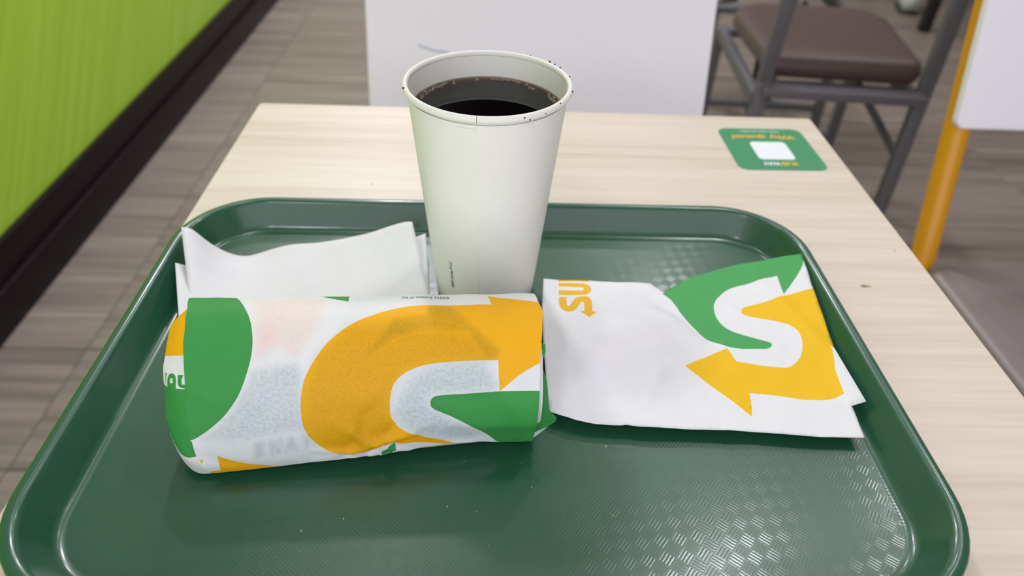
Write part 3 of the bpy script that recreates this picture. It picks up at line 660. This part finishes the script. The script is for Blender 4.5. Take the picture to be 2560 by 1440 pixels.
# small print upside down along the top
(ua, sa), (ub, sb) = W_['txt']
def on_top(x, y, Wd):
    k = x/Wd; u = ua+(ub-ua)*k; s = sa+(sb-sa)*k - (y-0.35)*abs(ub-ua)/Wd*1.25
    return shift(lambda a, b: sw_point(a, b, 1.0, noise.noise(Vector((a*55, b*55, 1.3)))*0.0006 + noise.noise(Vector((a*130, b*130, 5.1)))*0.00022 + 0.0003))(u, s)
lettering('fine_print', '\u00a92016 Subway IP Inc.', on_top, M['print_grey'], sw, bold=0.012)

# ------------------------------------------------------------------ paper bag
B_ = B_DATA
bag = thing('paper_bag', 'flat white paper bag with green and yellow printed arrow emblem and half a yellow word', 'bag', (0.11, 0.30, TF))
def bagp(x, y):
    n = noise.noise(Vector((x*60, y*60, 2.0)))*0.0009 + noise.noise(Vector((x*150, y*150, 7.0)))*0.0003
    return (x-bag.location.x, y-bag.location.y, bag_z(x, y)+n*0.9-bag.location.z)
BY = rgb(240, 192, 22)[:3]; BG = rgb(76, 164, 92)[:3]; BS = rgb(236, 184, 40)[:3]
bo = [tuple(p) for p in B_['outline']]
bp = [(smooth_poly([tuple(p) for p in B_['green']], it=2), BG), (smooth_poly([tuple(p) for p in B_['yellow']], it=2), BY)] + [(smooth_poly([tuple(p) for p in B_[k]], corner=45, it=2), BS) for k in ('b', 'u', 's')]
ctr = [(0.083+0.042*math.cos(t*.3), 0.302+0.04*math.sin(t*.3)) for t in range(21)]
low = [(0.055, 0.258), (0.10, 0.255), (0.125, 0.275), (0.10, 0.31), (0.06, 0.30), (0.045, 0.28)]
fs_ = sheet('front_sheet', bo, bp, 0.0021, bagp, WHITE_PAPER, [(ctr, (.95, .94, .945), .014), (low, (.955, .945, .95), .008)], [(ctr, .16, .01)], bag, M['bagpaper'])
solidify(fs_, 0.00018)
bk = [tuple(p) for p in B_['back']]
bs_ = sheet('back_sheet', bk, [], 0.006, lambda x, y: (x-bag.location.x, y-bag.location.y, 0.0016 + max(0.0, x-0.1885)*0.8), WHITE_PAPER, None, None, bag, M['bagpaper'])
solidify(bs_, 0.00018)

# ------------------------------------------------------------------ coffee cup
CX, CY, CZ = -0.0038, 0.3605, TF
cup = thing('paper_cup', 'white paper cup full of black coffee standing behind the wrapped sandwich', 'cup', (CX, CY, CZ))
CH = 0.1400
def cr_(z): return 0.0302 + (0.0428-0.0302)*(z-0.0)/(CH-0.004)
outer = [(0.0288, 0.0022), (0.0292, 0.0), (0.0299, 0.0), (0.0303, 0.001)] + [(cr_(z*0.001), z*0.001) for z in range(6, 134, 16)] + [(cr_(0.1345), 0.1345)]
rc, rz_ = 0.0436, CH-0.0019
rim = [(rc+0.0016*math.cos(math.radians(a)), rz_+0.0019*math.sin(math.radians(a))) for a in range(-100, 262, 16)]
inner = [(cr_(z*0.001)-0.0007, z*0.001) for z in (137.6, 134, 120, 100, 70, 40, 14)] + [(cr_(.009)-0.0012, 0.009), (0.0, 0.009)]
me = lathe(outer, 128); link('cup_wall', me, M['cup'], cup)
me = lathe(rim, 128); tag(link('rolled_rim', me, M['cup'], cup), 'rolled white rim')
me = lathe(inner, 128); link('cup_lining', me, M['cup'], cup)
me = lathe([(0.0288, 0.0022), (0.0, 0.0022)], 64); link('cup_base', me, M['cup'], cup)
def ang_at(dx, r): return -math.pi/2 + math.asin(max(-1, min(1, dx/r)))
a0, a1 = math.radians(-90-20.5), math.radians(-90-6.2)
sp = []
for k in range(15):
    z = 0.0015+0.1310*k/14; sp.append((cr_(z)+0.00022, z))
me = lathe(sp, 10, a0=a0, a1=a1)
seam = link('side_seam', me, M['cup_seam'], cup); 
sv = [];
for a in (a0, a1):
    for k in range(15):
        r, z = sp[k]; sv += [(r*math.cos(a), r*math.sin(a), z), ((r-.0005)*math.cos(a), (r-.0005)*math.sin(a), z)]
sf = [(b*30+2*k, b*30+2*k+1, b*30+2*k+3, b*30+2*k+2) for b in (0, 1) for k in range(14)]
link('seam_edge', pydata(sv, sf, 'seam_edge'), M['cup_seam'], cup)
an = math.radians(-90-6.0)
gm = [(rc+0.00175*math.cos(math.radians(a)), rz_+0.00205*math.sin(math.radians(a))) for a in range(-90, 100, 15)]
me = lathe(gm, 1, a0=an-0.004, a1=an+0.004); link('rim_joint', me, plain('rim joint shadow gap', rgb(150, 146, 136), 0.8), cup)
def on_cup(x, y, Wd):
    sc = 0.0205/Wd; z = 0.0412-0.0205+x*sc; r = cr_(z)+0.00012; a = math.radians(-90-34.5) - y*sc*1.25/r
    return (r*math.cos(a), r*math.sin(a), z)
lettering('fine_print', '\u00a92023 Subway IP LLC', on_cup, M['print_green'], cup, bold=0.018, shear=0.15)
bm = bmesh.new()
for deg, hh, rad in ((-164, .0015, .0007), (40, .0018, .0008), (47, .0005, .0006), (28, .0017, .0006), (12, .0014, .0005), (8, 0.0, .0004), (-12, .001, .0006), (-35, .0016, .0004), (-62, -.001, .0005), (-66, .0006, .0005), (58, .0018, .0004), (34, .002, .0005), (-50, .0, .0004)):
    a = math.radians(deg); q = math.asin(max(-1, min(1, hh/.0022)))
    bmesh.ops.create_icosphere(bm, subdivisions=1, radius=rad, matrix=Matrix.Translation(((rc+.0016*math.cos(q))*math.cos(a), (rc+.0016*math.cos(q))*math.sin(a), rz_+hh)))
tag(link('coffee_specks', mesh_of(bm, 'coffee_specks', smooth=True), M['speck'], cup), 'dark specks along the rim', kind='stuff')

# coffee: a body of liquid with a small meniscus
ZL = 0.1249
rL = cr_(ZL)-0.0007
cof = thing('coffee', 'black coffee with small bubbles filling the white paper cup', 'drink', (CX, CY, CZ))
pr = [(0.0, 0.0093), (cr_(.0095)-0.0011, 0.0093)] + [(cr_(z)-0.00062, z) for z in (.014, .04, .07, .10, .12, ZL-.001)] + [(rL+0.00008, ZL+0.0007), (rL-0.0004, ZL+0.0003), (rL-0.0012, ZL+0.00008), (rL-0.003, ZL), (0.0, ZL)]
me = lathe(pr, 128); link('coffee_liquid', me, M['coffee'], cof)
bm = bmesh.new(); rnd = random.Random(3)
def bub(x, y, r):
    res = bmesh.ops.create_uvsphere(bm, u_segments=10, v_segments=6, radius=r, matrix=Matrix.Translation((x, y, ZL+r*0.25)))
def ring_b(d0, d1, n, r0, r1, inset=0.0012, spread=0.002):
    for i in range(n):
        a = math.radians(d0+(d1-d0)*(i+rnd.random()*.6)/n); r = r0+(r1-r0)*rnd.random(); q = rL-inset-r-rnd.random()*spread
        bub(q*math.cos(a), q*math.sin(a), r)
ring_b(128, 178, 46, .0004, .0009, .0006, .0028); ring_b(62, 88, 12, .0008, .0015, .0006, .0008); ring_b(100, 104, 1, .0010, .0012); ring_b(122, 124, 2, .0007, .0009, .001, .004)
ring_b(5, 30, 26, .0005, .0010, .0006, .0030); ring_b(44, 50, 3, .0007, .0011, .003, .003); ring_b(54, 56, 1, .0009, .001)
for i in range(34):
    bub(0.0165+rnd.gauss(0, .0028), -0.0215+rnd.gauss(0, .0032), .0004+.0005*rnd.random())
for x, y, r in ((-.0145, -.0190, .0006), (-.0132, -.0193, .0007), (-.0122, -.0190, .0005), (-.0255, -.006, .0006), (.0170, -.0285, .0012), (-.026, .024, .0005)): bub(x, y, r)
tag(link('foam_bubbles', mesh_of(bm, 'foam_bubbles', smooth=True), M['bubble'], cof), 'small clear bubbles round the edge', kind='stuff')

# ------------------------------------------------------------------ sticker on the table
st = thing('table_sticker', 'square green sticker with rounded corners and upside down lettering on the table corner', 'sticker', (0.2493, 0.5755, 0.75), math.radians(1.6)+math.pi)
def flat_shape(name, pts, z, mat, parent, t=0.00012):
    n = len(pts); vs = [(x, y, z) for x, y in pts] + [(x, y, z-t) for x, y in pts]
    return link(name, pydata(vs, [tuple(range(n))] + [tuple(range(2*n-1, n-1, -1))] + [(i, n+i, n+(i+1) % n, (i+1) % n) for i in range(n)], name), mat, parent)
flat_shape('sticker_base', rr(0.0395, 0.0395, 0.009, 8), 0.00025, M['sticker'], st, 0.0002)
tag(flat_shape('white_square', [(x, y+0.004) for x, y in rr(0.0165, 0.0165, 0.004, 6)], 0.00034, M['sticker_white'], st), 'blank white square with rounded corners')
def line_of(x0, y0, w, h): return lambda x, y, Wd: (x0+x*w/Wd, y0+y*h/0.7, 0.00036)
lettering('wordmark', 'SUB', line_of(-0.0150, 0.0255, 0.0145, 0.0056), M['sticker_yellow'], st, bold=0.035)
lettering('wordmark', 'WAY', line_of(0.0002, 0.0255, 0.0160, 0.0056), M['sticker_white'], st, bold=0.035)
lettering('headline', 'Why queue?', line_of(-0.0300, -0.0252, 0.0600, 0.0068), M['sticker_yellow'], st, bold=0.03)
lettering('small_line', 'Order online and skip it', line_of(-0.0185, -0.0345, 0.0370, 0.0030), M['sticker_white'], st, bold=0.012)

# ------------------------------------------------------------------ white-backed chairs with yellow frames
def copy_thing(root):
    r = root.copy(); COL.objects.link(r)
    for ch in root.children:
        c = ch.copy(); COL.objects.link(c); c.parent = r
        for g in ch.children:
            d = g.copy(); COL.objects.link(d); d.parent = c
    return r
def rounded_slab(hx, hz, r, t, n=6):       # upright panel, thickness along y, soft edges
    bm = bmesh.new(); pts = rr(hx, hz, r, n)
    vs = [bm.verts.new((x, 0, z)) for x, z in pts]; f = bm.faces.new(vs)
    ex = bmesh.ops.extrude_face_region(bm, geom=[f]); bmesh.ops.translate(bm, vec=(0, t, 0), verts=[v for v in ex['geom'] if isinstance(v, bmesh.types.BMVert)])
    bmesh.ops.recalc_face_normals(bm, faces=bm.faces)
    es = [e for e in bm.edges if abs(e.verts[0].co.y-e.verts[1].co.y) < 1e-6]
    bmesh.ops.bevel(bm, geom=es, offset=min(0.0035, t*.4), segments=3, profile=.6, affect='EDGES')
    return bm
def cushion(w0, w1, d, t, crown, n=20, rc=0.06):
    """seat pad: back width w0 (y=0) to front width w1 (y=d), thickness t, slightly domed, rounded front corners."""
    vs = []; fs = []; N = 4*n
    def ring(ins, z):
        out = []
        for cx_, cy_, a in ((1, 1, 0), (-1, 1, 90), (-1, 0, 180), (1, 0, 270)):
            r = (rc if cy_ else 0.03)
            w = (w1 if cy_ else w0)/2
            x = cx_*(w-r); y = d-r if cy_ else r
            for k in range(n):
                q = math.radians(a+90*k/(n-1)); rr_ = max(r-ins, 0.002)
                px, py = x+rr_*math.cos(q), y+rr_*math.sin(q)
                if ins > r: 
                    s = 1-(ins-r)/(min(w0, d)/2); px, py = px*s, d/2+(py-d/2)*s
                out.append((px, py, z))
        return out
    prof = [(0.012, 0), (0.003, .2), (0.0, .45), (0.002, .7), (.008, .88), (.018, .98), (.034, 1.0+crown*.35), (.07, 1.0+crown*.7), (.12, 1.0+crown)]
    for ins, z in prof: vs += ring(ins, z*t)
    for i in range(len(prof)-1):
        for k in range(N): fs.append((i*N+k, i*N+(k+1) % N, (i+1)*N+(k+1) % N, (i+1)*N+k))
    fs.append(tuple(range((len(prof)-1)*N, len(prof)*N))); fs.append(tuple(range(N-1, -1, -1)))
    return pydata(vs, fs, 'cushion', True)
LEAN = math.radians(16.5)
def white_chair(loc):
    t = thing('cafe_chair', 'cafe chair', 'chair', loc)
    bm = rounded_slab(0.215, 0.15, 0.012, 0.014)
    bmesh.ops.transform(bm, matrix=Matrix.Translation((0, 0.025, 0.645)) @ Matrix.Rotation(-LEAN, 4, 'X') @ Matrix.Translation((0, 0, 0.15)), verts=bm.verts)
    link('back_panel', mesh_of(bm, 'back_panel', angle=35), M['white_plastic'], t)
    rear = lambda z: 0.055+ (z-0.65)*math.tan(LEAN)
    for s in (-1, 1):
        pts = [(s*0.196, -0.002+0.10*(0.38-z)/0.38 if z < .38 else rear(z) if z > .45 else -0.002 + (z-.38)/.07*(rear(.45)+.002), z) for z in (0.012, .2, .36, .40, .43, .46, .52, .60, .70, .80, .93)]
        link('leg', tube_mesh(pts, 0.0168, 18), M['yellow_metal'], t)
        link('foot_cap', tube_mesh([(s*.196, .098, 0.0), (s*.196, .098, .016)], 0.0155, 14), M['black_metal'], t)
        link('leg', tube_mesh([(s*.19, -.395, 0.0), (s*.185, -.375, .42)], 0.0138, 18), M['yellow_metal'], t)
        link('side_rail', tube_mesh([(s*.186, -.38, .415), (s*.190, -.01, .415)], 0.011, 12), M['yellow_metal'], t)
    link('cross_rail', tube_mesh([(-.186, -.37, .415), (.186, -.37, .415)], 0.011, 12), M['yellow_metal'], t)
    link('cross_rail', tube_mesh([(-.19, -.012, .415), (.19, -.012, .415)], 0.011, 12), M['yellow_metal'], t)
    me = cushion(0.40, 0.40, 0.40, 0.034, 0.12)
    so = link('seat', me, M['grey_seat'], t); so.location = (0, -0.015, 0.4265); so.rotation_euler = (0, 0, math.pi)
    return t
CHY = 0.827
wc0 = white_chair((0.0550, CHY, 0)); tag(wc0, 'white-backed chair facing the tray across the table, faint blue pen mark on its back', 'chair', 'white-backed cafe chairs')
wc1 = copy_thing(wc0); wc1.location = (0.8200, CHY, 0); tag(wc1, 'white-backed chair with a yellow steel post right of the table', 'chair')
pm = []
for k in range(13):
    q = k/12; px = -0.0963+0.0375*q; pz = 0.7256-0.0075*(1-(1-q)**2)
    pm.append((px-0.055, 0.025-0.0005+(pz-0.645)*math.tan(LEAN)-0.0003, pz))
pen = link('pen_mark', pydata([(x, y, z+0.0012) for x, y, z in pm]+[(x, y, z-0.0012) for x, y, z in pm], [(i, i+1, 13+i+1, 13+i) for i in range(12)], 'pen_mark'), M['pen'], wc0)

# ------------------------------------------------------------------ grey-framed chairs with brown seats
def dark_chair(loc, rz):
    t = thing('side_chair', 'chair', 'chair', loc, rz)
    def bar(name, p, q, w, d):
        p, q = Vector(p), Vector(q); L = (q-p).length; bm = bmesh.new(); box_bm(bm, -w/2, w/2, -d/2, d/2, 0, L, 0.003, 2)
        z = (q-p).normalized(); x = Vector((1, 0, 0)); x = (x-z*x.dot(z))
        x = x.normalized() if x.length > .1 else Vector((0, 1, 0)); y = z.cross(x)
        bmesh.ops.transform(bm, matrix=Matrix.Translation(p) @ Matrix((x, y, z)).transposed().to_4x4(), verts=bm.verts)
        return link(name, mesh_of(bm, name, angle=35), M['grey_metal'], t)
    for s in (-1, 1):
        bar('leg', (s*.167, -.222, 0), (s*.163, -.205, .48), .028, .022); bar('back_post', (s*.163, -.205, .48), (s*.150, -.215, .90), .028, .022)
        bar('leg', (s*.186, .225, 0), (s*.180, .215, .445), .026, .022)
        bar('side_rail', (s*.172, -.205, .44), (s*.180, .215, .44), .020, .030)
        bar('brace', (s*.176, -.215, .31), (s*.100, .10, .435), .014, .014)
    bar('rear_rail', (-.166, -.207, .4645), (.166, -.207, .4645), .056, .020); bar('front_rail', (-.18, .213, .44), (.18, .213, .44), .030, .020)
    bar('stretcher', (-.183, .218, .17), (.183, .218, .17), .018, .018)
    bar('back_slat', (-.168, -.240, .84), (.168, -.240, .84), .06, .016); bar('back_slat', (-.169, -.226, .70), (.169, -.226, .70), .04, .016)
    me = cushion(0.325, 0.362, 0.378, 0.050, 0.10, rc=0.095); so = link('seat', me, M['brown_seat'], t); so.location = (0, -.190, .479)
    return t
dc0 = dark_chair((0.736, 1.600, 0), math.radians(-5.0)); tag(dc0, 'grey steel chair with a brown padded seat, its back turned to the table', 'chair', 'grey steel chairs behind')
dc1 = copy_thing(dc0); dc1.location = (0.800, 2.215, 0); dc1.rotation_euler = (0, 0, math.radians(176)); tag(dc1, 'grey steel chair mostly hidden beyond the nearer grey chair', 'chair')

# ------------------------------------------------------------------ far table leg and a shoe at the top edge
ft = thing('side_table', 'black-legged table standing far back at the top right', 'table', (2.25, 3.55, 0))
for sx in (-1, 1):
    for sy in (-1, 1):
        box('leg', sx*.30-.022, sx*.30+.022, sy*.30-.022, sy*.30+.022, 0.0, 0.722, M['black_metal'], ft, bev=0.003)
box('tabletop', -.34, .34, -.34, .34, .722, .747, M['wood'], ft, bev=0.003)
sh = thing('shoe', 'pale grey shoe with a dark sole on the floor far behind the chairs', 'shoe', (2.03, 3.60, 0), math.radians(70))
def shoe_bm(z0, z1, grow_, tallheel):
    bm = bmesh.new(); rings = []
    for i in range(9):
        q = i/8; x = -0.13+0.26*q; w = 0.036+0.012*math.sin(q*math.pi*.9)+grow_; w *= (1-0.55*max(0, q-.8)/.2); h = z1 if not tallheel else z0+(z1-z0)*(1-0.55*q)
        ring = []
        for k in range(10):
            a = math.pi*k/9; ring.append(bm.verts.new((x, w*math.cos(a), z0+(h-z0)*math.sin(a)**.6)))
        rings.append(ring)
    for a, b in zip(rings, rings[1:]):
        for k in range(9): bm.faces.new((a[k], a[k+1], b[k+1], b[k]))
        bm.faces.new((a[9], a[0], b[0], b[9]))
    bm.faces.new(rings[0][::-1]); bm.faces.new(rings[-1]); bmesh.ops.recalc_face_normals(bm, faces=bm.faces)
    return bm
link('upper', mesh_of(shoe_bm(.022, .11, 0, True), 'upper', smooth=True), M['shoe_upper'], sh)
link('sole', mesh_of(shoe_bm(0.0, .026, .004, False), 'sole', smooth=True), M['shoe_sole'], sh)
